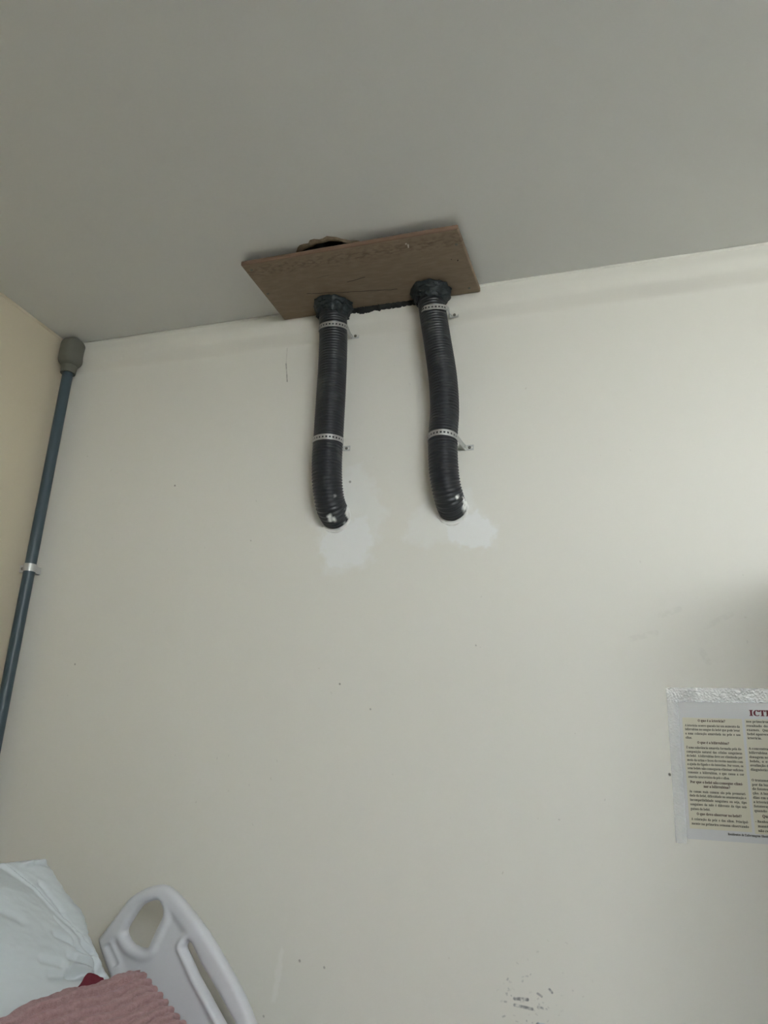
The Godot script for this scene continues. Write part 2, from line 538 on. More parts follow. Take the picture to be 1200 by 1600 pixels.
# ------------------------------------------------------------------ board, hoses, straps
func build_board() -> void:
	var lo := Vector3(-0.744, 2.562, 0.0165)
	var hi := Vector3(-0.294, 2.572, 0.226)
	var t := thing("plywood_board", "brown plywood board fixed to the ceiling above the two black hoses", "board", Vector3((lo.x + hi.x) / 2, lo.y, (lo.z + hi.z) / 2))
	# bottom face texture: grain, stains along the front edge, scratches
	var W := 900
	var Hh := 424
	var img := Image.create(W, Hh, false, Image.FORMAT_RGB8)
	for iy in Hh:
		for ix in W:
			var g := 0.5 + 0.5 * ns.get_noise_2d(ix * 0.9, iy * 6.0)
			var b := 0.5 + 0.5 * ns.get_noise_2d(ix * 1.2 + 900, iy * 2.4)
			var c := Color8(144, 128, 109).lerp(Color8(124, 108, 90), g * 0.5).lerp(Color8(162, 147, 128), clampf(b - 0.42, 0, 1) * 0.9)
			var v := float(iy) / Hh               # 0 at the wall, 1 at the front edge
			var st_ := 0.5 + 0.5 * ns.get_noise_2d(ix * 2.6 + 300, iy * 5.0 + 77)
			var near := clampf(1.0 - absf(v - 0.86) / 0.13, 0, 1)
			c = c.lerp(Color8(84, 62, 50), clampf((st_ - 0.42) * 2.2, 0, 1) * near * 0.6)
			if v > 0.985:
				c = c.lerp(Color8(96, 66, 52), 0.5)
			img.set_pixel(ix, iy, c)
	# scratches: long one between the hoses, a short one in the middle; chips
	for sc in [[0.205, 0.40, 0.40, 0.325, 1.6, 0.85], [0.40, 0.325, 0.63, 0.25, 1.6, 0.85], [0.425, 0.485, 0.515, 0.52, 1.6, 0.8], [0.768, 0.85, 0.772, 0.89, 2.6, -1.0], [0.764, 0.90, 0.766, 0.91, 3.2, -0.8], [0.95, 0.55, 0.952, 0.56, 2.4, 0.95], [0.925, 0.575, 0.926, 0.58, 1.8, 0.8], [0.30, 0.62, 0.36, 0.64, 0.9, 0.4]]:
		var a := Vector2(sc[0] * W, sc[1] * Hh)
		var b := Vector2(sc[2] * W, sc[3] * Hh)
		for iy in range(int(minf(a.y, b.y)) - 6, int(maxf(a.y, b.y)) + 7):
			for ix in range(int(minf(a.x, b.x)) - 6, int(maxf(a.x, b.x)) + 7):
				if ix < 0 or iy < 0 or ix >= W or iy >= Hh:
					continue
				var d := seg_dist(Vector2(ix, iy + 3.0 * ns.get_noise_1d(ix * 2.0)), a, b)
				var k: float = clampf(sc[4] - d + 0.5, 0, 1) * absf(sc[5])
				img.set_pixel(ix, iy, img.get_pixel(ix, iy).lerp(Color8(44, 34, 28) if sc[5] > 0 else Color8(214, 208, 196), k))
	var m := mat(Color8(255, 255, 255), 0.75)
	m.albedo_texture = ImageTexture.create_from_image(img)
	m.normal_enabled = true
	m.normal_texture = noise_tex(0.05, 2.0, 41, 256, 3)
	m.normal_scale = 0.3
	var st := rbox(lo - t.position, hi - t.position, 0.003, 2)
	var arr := st.commit_to_arrays()
	var uv: PackedVector2Array = arr[Mesh.ARRAY_TEX_UV]
	var vv: PackedVector3Array = arr[Mesh.ARRAY_VERTEX]
	for i in uv.size():
		uv[i] = Vector2((vv[i].x + 0.225) / 0.45, (vv[i].z + 0.105) / 0.21).clamp(Vector2(0.004, 0.004), Vector2(0.996, 0.996))
	arr[Mesh.ARRAY_TEX_UV] = uv
	var am := ArrayMesh.new()
	am.add_surface_from_arrays(Mesh.PRIMITIVE_TRIANGLES, arr)
	var st3 := SurfaceTool.new()
	st3.create_from(am, 0)
	st3.generate_tangents()
	part("panel", st3.commit(), m, t)
	for p in [Vector2(-0.215, 0.0), Vector2(0.212, 0.06), Vector2(0.205, -0.085), Vector2(-0.21, 0.085)]:
		var s := part("screw", lathe([[0.0, -0.0012], [0.0025, -0.001], [0.003, 0.0], [0.0022, 0.008]], 12).commit(), M.screw, t)
		s.position = Vector3(p.x, 0, p.y)
	for p in [Vector2(-0.17, 0.02), Vector2(0.17, 0.02)]:
		part("spacer", block(Vector3(p.x - 0.02, 0.0102, p.y - 0.015), Vector3(p.x + 0.02, 0.0218, p.y + 0.015)), M.tan, t)
	# black sealing foam squeezed out between board and wall
	var pts := []
	var rads := []
	for i in 60:
		var u := i / 59.0
		pts.append(Vector3(lerpf(-0.594, -0.418, u), 2.5600 + 0.0025 * ns.get_noise_1d(i * 30.0) - 0.003 * exp(-pow((u - 0.25) / 0.06, 2.0)), 0.0175))
		rads.append((0.0068 + 0.0030 * ns.get_noise_1d(i * 55.0 + 300) + 0.002 * exp(-pow((u - 0.22) / 0.08, 2.0))) * clampf(minf(u, 1.0 - u) * 14.0, 0.05, 1.0))
	var fo := part("sealing_foam", tube(pts, rads, 14, [], 0.002).commit(), M.foam)
	tag(fo, "thin black bead of sealing foam along the board's rear edge between the hoses", "sealant")

func build_hose(ctrl: Array, rad: float, label: String, seed_: int) -> void:
	var base: Vector3 = ctrl[-1]
	var t := thing("corrugated_hose", label, "hose", Vector3.ZERO, "black corrugated hoses on the wall")
	var pts := spline(ctrl, 0.0009)
	var rads := []
	var cols := []
	var pitch := 0.0062
	var seg := 40
	var n := pts.size()
	var c0 := Color8(39, 45, 48).srgb_to_linear()
	var dust := Color8(92, 96, 94).srgb_to_linear()
	var white := Color8(232, 233, 230).srgb_to_linear()
	for i in n:
		var s := i * 0.0009
		var amp := lerpf(0.0007, 0.00125, clampf((s - 0.10) / 0.12, 0.0, 1.0))
		var w := 0.5 + 0.5 * cos(TAU * s / pitch)
		rads.append(rad - 0.0009 + amp * (pow(w, 0.7) * 2.0 - 1.0))
		var line := []
		for j in seg + 1:
			var a := TAU * (j % seg) / seg
			var c := c0
			# dusty scuffs and paint spatters are matter on the hose
			var d := ns.get_noise_3d(cos(a) * 60 + seed_ * 200, sin(a) * 60, s * 900)
			c = c.lerp(dust, clampf((d - 0.28) * 2.2, 0.0, 0.4))
			var toend := (n - 1 - i) * 0.0009 - 0.02
			var sp := ns.get_noise_3d(cos(a) * 90 + seed_ * 77, sin(a) * 90 + 31, s * 2600)
			if toend < 0.05:
				var lim := lerpf(0.10, 0.52, clampf(toend / 0.045, 0.0, 1.0)) + 0.10 - 0.14 * cos(a)
				c = c.lerp(white, clampf((sp - lim) * 8.0, 0.0, 1.0))
			line.append(c)
		cols.append(line)
	part("tube", tube(pts, rads, seg, cols).commit(), M.hose, t)
	# crumpled black tape where the hose passes the board
	var cp: Vector3 = ctrl[1]
	var rows := []
	var prof := [[0.0, 0.030], [0.0010, 0.0415], [0.004, 0.0425], [0.008, 0.0415], [0.012, 0.039], [0.016, 0.0385], [0.021, 0.0355], [0.026, 0.0335], [0.030, 0.0325], [0.032, 0.029]]
	for i in prof.size() * 3 - 2:
		var k := i / 3
		var f := (i % 3) / 3.0
		var p0: Array = prof[k]
		var p1: Array = prof[mini(k + 1, prof.size() - 1)]
		var y := lerpf(p0[0], p1[0], f)
		var r := lerpf(p0[1], p1[1], f)
		var line := PackedVector3Array()
		for j in 49:
			var a := TAU * (j % 48) / 48
			var lump := 0.0055 * ns.get_noise_3d(cos(a) * 170 + seed_ * 40, sin(a) * 170, y * 4000) + 0.0042 * ns.get_noise_3d(cos(a) * 420, sin(a) * 420 + seed_ * 30, y * 12000)
			var hang := 0.012 * ns.get_noise_2d(cos(a) * 130 + seed_ * 17, sin(a) * 130) * (y / 0.032)
			var rr := maxf(r + lump * (1.0 if i > 0 and i < prof.size() * 3 - 3 else 0.1), rad + 0.0006)
			var z := cp.z + sin(a) * rr
			line.append(Vector3(cp.x + cos(a) * rr, 2.5625 - y - hang, maxf(z, cornice(2.5625 - y) + 0.0008)))
		rows.append(line)
	part("tape_collar", grid(rows, false, [], true).commit(), M.tape, t)
	# lumpy ring of filler where the hose goes into the wall
	rows = []
	for i in 9:
		var b := PI * i / 8.0
		var line := PackedVector3Array()
		for j in 41:
			var a := TAU * (j % 40) / 40
			var w := 0.0032 + 0.0030 * ns.get_noise_2d(cos(a) * 160 + seed_ * 60, sin(a) * 160)
			var rr := rad + 0.0005 - cos(b) * w
			var z := -0.002 + sin(b) * (0.0034 + 0.004 * ns.get_noise_2d(cos(a) * 190 + 9, sin(a) * 190 + seed_ * 50))
			line.append(Vector3(base.x + cos(a) * rr, base.y + sin(a) * rr, z))
		rows.append(line)
	part("filler_ring", grid(rows, false, [], true).commit(), M.plaster, t)

func build_strap(c: Vector3, rad: float, tab_y: float, left_end: float, right_end: float, label: String) -> void:
	var t := thing("pipe_strap", label, "strap", c, "perforated steel straps round the hoses")
	# path seen from above, from the left tab round the front to the right tab; y falls back to the tab height
	var R := rad + 0.0012
	var zw := -c.z + cornice(tab_y) + 0.001
	var path: Array[Vector3] = []
	var dy := tab_y - c.y
	var wrap := func(e: float) -> float: return clampf((R + 0.012 - e) / 0.02, 0.05, 0.6)       # short tabs: the band hugs the hose further round
	var al: float = wrap.call(left_end)
	var ar: float = wrap.call(right_end)
	path.append(Vector3(-left_end, dy, zw))
	path.append(Vector3(-left_end + 0.015, dy, zw))
	path.append(Vector3(-left_end + 0.017, dy * 0.85, zw + 0.003))
	for k in 29:
		var a := lerpf(PI + al, -ar, k / 28.0)
		var f := 1.0 - sin(clampf(a, 0.0, PI))
		path.append(Vector3(cos(a) * R, dy * 0.55 * f, sin(a) * R))
	path.append(Vector3(right_end - 0.017, dy * 0.85, zw + 0.003))
	path.append(Vector3(right_end - 0.015, dy, zw))
	path.append(Vector3(right_end, dy, zw))
	# resample by length into cells; each cell is a frame round a square hole
	var lens := [0.0]
	for i in path.size() - 1:
		lens.append(lens[-1] + path[i].distance_to(path[i + 1]))
	var total: float = lens[-1]
	var at := func(s: float) -> Array:
		var i := 0
		while i < path.size() - 2 and lens[i + 1] < s:
			i += 1
		var f: float = (s - lens[i]) / maxf(lens[i + 1] - lens[i], 1e-6)
		var p: Vector3 = path[i].lerp(path[i + 1], f)
		var d: Vector3 = (path[i + 1] - path[i]).normalized()
		return [p, Vector3(-d.z, 0, d.x).normalized() * -1.0]
	var cells := int(total / 0.0072)
	var cl := total / cells
	var hw := 0.0058
	var hh := 0.0021
	var st := new_st()
	for side in 2:
		for k in cells:
			var s0 := cl * k
			var cuts := [s0, s0 + cl * 0.22, s0 + cl * 0.78, s0 + cl]
			for m in 3:
				var A: Array = at.call(cuts[m])
				var B: Array = at.call(cuts[m + 1])
				var off := 0.0 if side == 0 else 0.0009
				var pa: Vector3 = A[0] + A[1] * off
				var pb: Vector3 = B[0] + B[1] * off
				var bands := [[-hw, -hh], [hh, hw]] if m == 1 else [[-hw, hw]]
				for b in bands:
					var q := [pa + Vector3.UP * b[0], pa + Vector3.UP * b[1], pb + Vector3.UP * b[1], pb + Vector3.UP * b[0]]
					if side == 1:
						quad(st, q[0], q[1], q[2], q[3])
					else:
						quad(st, q[3], q[2], q[1], q[0])
	st.set_smooth_group(-1)
	part("band", done(st), M.steel, t)
	for s in [-1, 1]:
		var sc := part("screw", lathe([[0.0, 0.0024], [0.0022, 0.0018], [0.0032, 0.0], [0.003, -0.001]], 14).commit(), M.screw, t)
		sc.rotation.x = PI / 2
		sc.position = Vector3(right_end - 0.008 if s > 0 else -left_end + 0.008, dy, zw + 0.0012)

# ------------------------------------------------------------------ conduit in the corner
func build_conduit() -> void:
	var cx := -1.311
	var cz := 0.031
	var t := thing("conduit_pipe", "thin blue grey conduit pipe running down the room corner", "pipe", Vector3(cx, 0, cz))
	part("pipe", lathe([[0.0, 0.0], [0.0125, 0.0], [0.0125, 2.49], [0.0, 2.49]], 28).commit(), M.conduit, t)
	var b := thing("conduit_box", "grey rounded conduit box at the ceiling on top of the blue pipe", "junction box", Vector3(cx, 2.497, cz))
	part("body", rbox(Vector3(-0.0265, 0.010, -0.027), Vector3(0.0265, 0.0865, 0.027), 0.021, 7).commit(), M.capgrey, b)
	part("hub", lathe([[0.0135, -0.008], [0.0175, -0.008], [0.0178, 0.004], [0.0185, 0.012]], 28).commit(), M.capgrey, b)
	var k := thing("pipe_clamp", "shiny metal clamp holding the blue conduit pipe to the wall", "clamp", Vector3(cx, 2.0, cz))
	var st := lathe([[0.0128, -0.0085], [0.0142, -0.0085], [0.0145, 0.0], [0.0142, 0.0085], [0.0128, 0.0085]], 28)
	part("ring", st.commit(), M.steel, k)
	part("lug", rbox(Vector3(-0.031, -0.0085, -0.006), Vector3(-0.0125, 0.0085, -0.002), 0.001, 1).commit(), M.steel, k)
	part("lug", rbox(Vector3(-0.004, -0.0085, -0.031), Vector3(0.004, 0.0085, -0.0125), 0.001, 1).commit(), M.steel, k)
	var s := part("screw", lathe([[0.0, 0.003], [0.003, 0.002], [0.004, 0.0], [0.004, -0.002]], 12).commit(), M.screw, k)
	s.rotation.x = PI / 2
	s.position = Vector3(-0.022, 0, -0.002)

# ------------------------------------------------------------------ poster
func text_mesh(txt: String, size_m: float, bold: bool) -> TextMesh:
	var f := SystemFont.new()
	f.font_names = PackedStringArray(["Droid Serif"])
	f.font_weight = 700 if bold else 600
	var tm := TextMesh.new()
	tm.font = f
	tm.text = txt
	tm.font_size = 32
	tm.pixel_size = size_m / 32.0
	tm.depth = 0.0001
	tm.curve_step = 4.0
	tm.horizontal_alignment = HORIZONTAL_ALIGNMENT_LEFT
	tm.vertical_alignment = VERTICAL_ALIGNMENT_CENTER
	return tm

func text_line(parent: Node, called: String, txt: String, x0: float, x1: float, y: float, size_m: float, m: Material, bold: bool, z := 0.0019) -> void:
	var tm := text_mesh(txt, size_m, bold)
	# thick printed strokes: the same line three times, a hair apart
	var st := SurfaceTool.new()
	var w := size_m * (0.030 if bold else 0.018)
	var arr := ArrayMesh.new()
	arr.add_surface_from_arrays(Mesh.PRIMITIVE_TRIANGLES, tm.get_mesh_arrays())
	for k in 3:
		st.append_from(arr, 0, Transform3D(Basis.IDENTITY, Vector3((k - 1) * w, (k % 2) * w, 0.00001 * k)))
	var o := part(called, st.commit(), m, parent)
	var bb := tm.get_aabb()
	var sx := 1.0
	if x1 > x0 and bb.size.x > 0.0:
		sx = (x1 - x0) / bb.size.x
	o.scale = Vector3(sx, 1.0, 1.0)
	o.position = Vector3(x0 - bb.position.x * sx, y, z)

func build_poster() -> void:
	var t := thing("poster", "printed leaflet with cream text columns taped to the wall at the right", "poster", Vector3(0.035, 1.527, 0.0))
	var o := Vector3(0.035, 1.527, 0.0)
	# the sheet bows very slightly off the wall
	var rows := []
	for i in 22:
		var line := PackedVector3Array()
		for j in 31:
			var u := j / 30.0
			var v := i / 21.0
			line.append(Vector3(0.297 * u, 0.21 * v, 0.0011 + 0.0004 * ns.get_noise_2d(u * 200, v * 150)))
		rows.append(line)
	part("sheet", grid(rows, true).commit(), M.paper, t)
	part("column_panel", rbox(Vector3(0.0435, 1.5425, 0.0014) - o, Vector3(0.1325, 1.7105, 0.0018) - o, 0.0001, 1).commit(), M.cream, t)
	part("column_panel", rbox(Vector3(0.1365, 1.5405, 0.0014) - o, Vector3(0.2255, 1.7105, 0.0018) - o, 0.0001, 1).commit(), M.cream, t)
	part("column_panel", rbox(Vector3(0.2295, 1.5405, 0.0014) - o, Vector3(0.3185, 1.7105, 0.0018) - o, 0.0001, 1).commit(), M.cream, t)
	var L := [["h", 0.0670, 1.7060, 0.1076, "O que é a icterícia?"],
		["b", 0.0467, 1.6982, 0.1284, "A icterícia ocorre quando há um aumento da"], ["b", 0.0467, 1.6922, 0.1284, "bilirrubina no sangue do bebê que pode levar"], ["b", 0.0467, 1.6856, 0.1284, "a  uma  coloração  amarelada  na  pele  e  nos"], ["b", 0.0467, 1.6791, 0.0561, "olhos."],
		["h", 0.0639, 1.6719, 0.1107, "O que é a bilirrubina?"],
		["b", 0.0466, 1.6639, 0.1284, "É uma substância amarela formada pela de-"], ["b", 0.0466, 1.6575, 0.1284, "composição  natural  das  células  sanguíneas"], ["b", 0.0466, 1.6512, 0.1284, "do bebê.  A bilirrubina deve ser eliminada por"], ["b", 0.0466, 1.6447, 0.1284, "meio da urina e fezes do recém-nascido com"], ["b", 0.0466, 1.6385, 0.1284, "a ajuda do fígado e do intestino. Por vezes, os"], ["b", 0.0466, 1.6322, 0.1284, "seus bebês não conseguem eliminar suficien-"], ["b", 0.0466, 1.6259, 0.1284, "temente  a  bilirrubina,  o  que  causa  a  cor"], ["b", 0.0466, 1.6192, 0.1070, "amarela característica da pele e olhos."],
		["h", 0.0489, 1.6115, 0.1255, "Por que o bebê não consegue elimi-"], ["h", 0.0681, 1.6054, 0.1067, "nar a bilirrubina?"],
		["b", 0.0467, 1.5972, 0.1284, "As  causas  mais  comuns  são  pela  prematuri-"], ["b", 0.0467, 1.5912, 0.1284, "dade do bebê, dificuldade na amamentação e"], ["b", 0.0467, 1.5847, 0.1284, "incompatibilidade  sanguínea  ou  seja,  tipo"], ["b", 0.0467, 1.5782, 0.1284, "sanguíneo  da  mãe  é  diferente  do  tipo  san-"], ["b", 0.0467, 1.5714, 0.0751, "guíneo do bebê."],
		["h", 0.0553, 1.5643, 0.1194, "O que devo observar no bebê?"],
		["b", 0.0467, 1.5564, 0.1284, "A  coloração  da  pele  e  dos  olhos.  Principal-"], ["b", 0.0467, 1.5498, 0.1284, "mente na primeira semana observando"]]
	for l in L:
		text_line(t, "heading" if l[0] == "h" else "text_line", l[4], l[1] - o.x, l[3] - o.x, l[2] - o.y, 0.0046 if l[0] == "b" else 0.0049, M.inkbrown if l[0] == "h" else M.ink, l[0] == "h")
	var Rr := [[0.1385, 1.7066, "nos primeiros dias"], [0.1385, 1.7000, "resultado  do  exame"], [0.1385, 1.6937, "exames.   Quando"], [0.1385, 1.6874, "bebê aparece a"], [0.1385, 1.6813, "icterícia."],
		[0.1385, 1.6654, "A concentração"], [0.1385, 1.6592, "bilirrubina pela"], [0.1386, 1.6527, "dosagem no sangue"], [0.1386, 1.6464, "bebês,  o  exame"], [0.1386, 1.6403, "avaliação da pele"], [0.1387, 1.6339, "diagnóstico do"],
		[0.1387, 1.6183, "O tratamento"], [0.1386, 1.6118, "por da luz azul"], [0.1386, 1.6055, "de fototerapia"], [0.1386, 1.5992, "ção. A luz da"], [0.1385, 1.5928, "dias em uso"], [0.1384, 1.5865, "a icterícia"], [0.1384, 1.5803, "fototerapia"], [0.1385, 1.5738, "quando da"],
		[0.1413, 1.5584, "Banho de sol"], [0.1413, 1.5518, "mantém"], [0.1413, 1.5453, "não retirar"]]
	for l in Rr:
		text_line(t, "text_line", l[2], l[0] - o.x, -1.0, l[1] - o.y, 0.0046, M.ink, false)
	text_line(t, "heading", "Quando", 0.1491 - o.x, -1.0, 1.5662 - o.y, 0.0054, M.inkbrown, true)
	text_line(t, "text_line", "-", 0.1385 - o.x, -1.0, 1.5584 - o.y, 0.0052, M.ink, true)
	text_line(t, "text_line", "Residentes de Enfermagem Obstétrica", 0.0980 - o.x, 0.1620 - o.x, 1.5376 - o.y, 0.0042, M.ink, true)
	text_line(t, "title", "ICTERÍCIA", 0.1446 - o.x, 0.2180 - o.x, 1.7195 - o.y, 0.0118, M.inkred, true, 0.0021)
	# clear packing tape along the top and the left edge, wrinkled
	for s in [[Vector2(0.0215, 1.7355), Vector2(0.345, 1.7585), 0.0], [Vector2(0.0215, 1.520), Vector2(0.0385, 1.7355), 3.0]]:
		var a: Vector2 = s[0]
		var b: Vector2 = s[1]
		rows = []
		var nx := int((b.x - a.x) / 0.0012) + 2
		var ny := int((b.y - a.y) / 0.0012) + 2
		for i in ny:
			var line := PackedVector3Array()
			for j in nx:
				var p := Vector2(lerpf(a.x, b.x, float(j) / (nx - 1)), lerpf(a.y, b.y, float(i) / (ny - 1)))
				var wr := absf(ns.get_noise_2d(p.x * 14000 + s[2] * 100, p.y * 18000)) * (0.0012 if s[2] == 0.0 else 0.0004) + 0.0006 * ns.get_noise_2d(p.x * 2500, p.y * 2500)
				line.append(Vector3(p.x, p.y, 0.0026 + wr) - o)
			rows.append(line)
		part("clear_tape", grid(rows, true).commit(), M.clear, t)

# ------------------------------------------------------------------ bed with pillow and blanket
const P0 := Vector3(-0.951, 1.432, 0.24)        # head corner of the pillow on the wall side
const TT := Vector3(0.673, -0.740, 0.0)         # down the raised backrest
const NN := Vector3(0.740, 0.673, 0.0)          # out of the backrest
func on_bed(s: float, t: float, h: float) -> Vector3:
	return P0 + TT * t + NN * h + Vector3(0, 0, s)

func build_rail(bed: Node3D) -> void:
	var outer := smooth_poly([Vector2(-0.914, 1.306), Vector2(-0.9085, 1.3205), Vector2(-0.8899, 1.3457), Vector2(-0.8683, 1.3751), Vector2(-0.8445, 1.3927), Vector2(-0.8153, 1.4031), Vector2(-0.7932, 1.4022), Vector2(-0.7696, 1.3889), Vector2(-0.7361, 1.3635), Vector2(-0.7029, 1.334), Vector2(-0.6699, 1.2992), Vector2(-0.6423, 1.268), Vector2(-0.6144, 1.2289), Vector2(-0.576, 1.16), Vector2(-0.548, 1.09), Vector2(-0.535, 1.02), Vector2(-0.545, 0.95), Vector2(-0.59, 0.92), Vector2(-0.65, 0.94), Vector2(-0.71, 1.02), Vector2(-0.79, 1.13), Vector2(-0.85, 1.215), Vector2(-0.885, 1.262)], 4)
	var hole := smooth_poly([Vector2(-0.8649, 1.3261), Vector2(-0.8617, 1.3382), Vector2(-0.8443, 1.3653), Vector2(-0.8325, 1.3742), Vector2(-0.8116, 1.3802), Vector2(-0.8008, 1.3726), Vector2(-0.7967, 1.3579), Vector2(-0.8048, 1.3387), Vector2(-0.8125, 1.3197), Vector2(-0.8172, 1.3086), Vector2(-0.8319, 1.3061), Vector2(-0.8527, 1.3123)], 3)
	var slot := PackedVector2Array([Vector2(-0.7420, 1.3255), Vector2(-0.7460, 1.3235), Vector2(-0.7494, 1.3163), Vector2(-0.7198, 1.2779), Vector2(-0.6912, 1.2468), Vector2(-0.6638, 1.2170), Vector2(-0.632, 1.175), Vector2(-0.612, 1.14), Vector2(-0.602, 1.138), Vector2(-0.598, 1.15), Vector2(-0.613, 1.18), Vector2(-0.6446, 1.2221), Vector2(-0.6858, 1.2661), Vector2(-0.7139, 1.2944), Vector2(-0.7370, 1.3230)])
	var rec := PackedVector2Array([Vector2(-0.8965, 1.3035), Vector2(-0.8895, 1.308), Vector2(-0.8670, 1.2800), Vector2(-0.8740, 1.2755)])
	var g := 0.0025
	var x0 := -0.93
	var y0 := 0.90
	var nx := 164
	var ny := 208
	var T := 0.0120         # half thickness of the rim
	var dist := PackedFloat32Array()
	var half := PackedFloat32Array()
	dist.resize(nx * ny)
	half.resize(nx * ny)
	for j in ny:
		for i in nx:
			var p := Vector2(x0 + i * g, y0 + j * g)
			var dO := poly_dist(p, outer)
			var k := j * nx + i
			if dO < -0.008:
				dist[k] = dO
				half[k] = 0.0
				continue
			var dH := -poly_dist(p, hole)
			var dS := -poly_dist(p, slot)
			var d := minf(dO, minf(dH, dS))
			dist[k] = d
			# a rolled rim round the edges, a lower field between
			var h := T
			var field := smoothstep(0.020, 0.034, dO) * smoothstep(0.011, 0.022, dH) * smoothstep(0.008, 0.017, dS)
			h -= 0.0042 * field
			var dR := poly_dist(p, rec)
			h -= 0.0035 * clampf(dR / 0.002 + 0.5, 0.0, 1.0)
			var rr := 0.0098
			if d < rr:
				h -= rr * (1.0 - sqrt(maxf(0.0, 1.0 - pow(1.0 - maxf(d, 0.0) / rr, 2.0))))
			half[k] = h
	# the outline cells are cut at the zero line; front and back are the same field mirrored, joined by a narrow band
	var st := new_st()
	var cz := 0.1275
	var vert := func(i: float, j: float, h: float, front: bool) -> Vector3:
		return Vector3(x0 + i * g, y0 + j * g, cz + (h if front else -h))
	for j in ny - 1:
		for i in nx - 1:
			var ids := [j * nx + i, j * nx + i + 1, (j + 1) * nx + i + 1, (j + 1) * nx + i]
			var co := [Vector2(i, j), Vector2(i + 1, j), Vector2(i + 1, j + 1), Vector2(i, j + 1)]
			var poly: Array = []
			var cutpts: Array = []
			var e0 := T - 0.0098
			for q in 4:
				var a: float = dist[ids[q]]
				var b: float = dist[ids[(q + 1) % 4]]
				if a > 0.0:
					poly.append([co[q], half[ids[q]]])
				if (a > 0.0) != (b > 0.0):
					var f := a / (a - b)
					var cp: Vector2 = co[q].lerp(co[(q + 1) % 4], f)
					poly.append([cp, e0])
					cutpts.append([cp, a > 0.0])
			if poly.size() < 3:
				continue
			for q in range(1, poly.size() - 1):
				var A: Array = poly[0]
				var B: Array = poly[q]
				var C: Array = poly[q + 1]
				tri(st, vert.call(A[0].x, A[0].y, A[1], true), vert.call(C[0].x, C[0].y, C[1], true), vert.call(B[0].x, B[0].y, B[1], true))
				tri(st, vert.call(A[0].x, A[0].y, A[1], false), vert.call(B[0].x, B[0].y, B[1], false), vert.call(C[0].x, C[0].y, C[1], false))
			if cutpts.size() == 2:
				var u: Vector2 = cutpts[0][0] if cutpts[0][1] else cutpts[1][0]
				var v: Vector2 = cutpts[1][0] if cutpts[0][1] else cutpts[0][0]
				quad(st, vert.call(u.x, u.y, e0, true), vert.call(v.x, v.y, e0, true), vert.call(v.x, v.y, e0, false), vert.call(u.x, u.y, e0, false))
	var r := part("side_rail", done(st), M.rail, bed)
	r.set_meta("label", "pale grey moulded plastic side rail with a hand hole and a long slot")

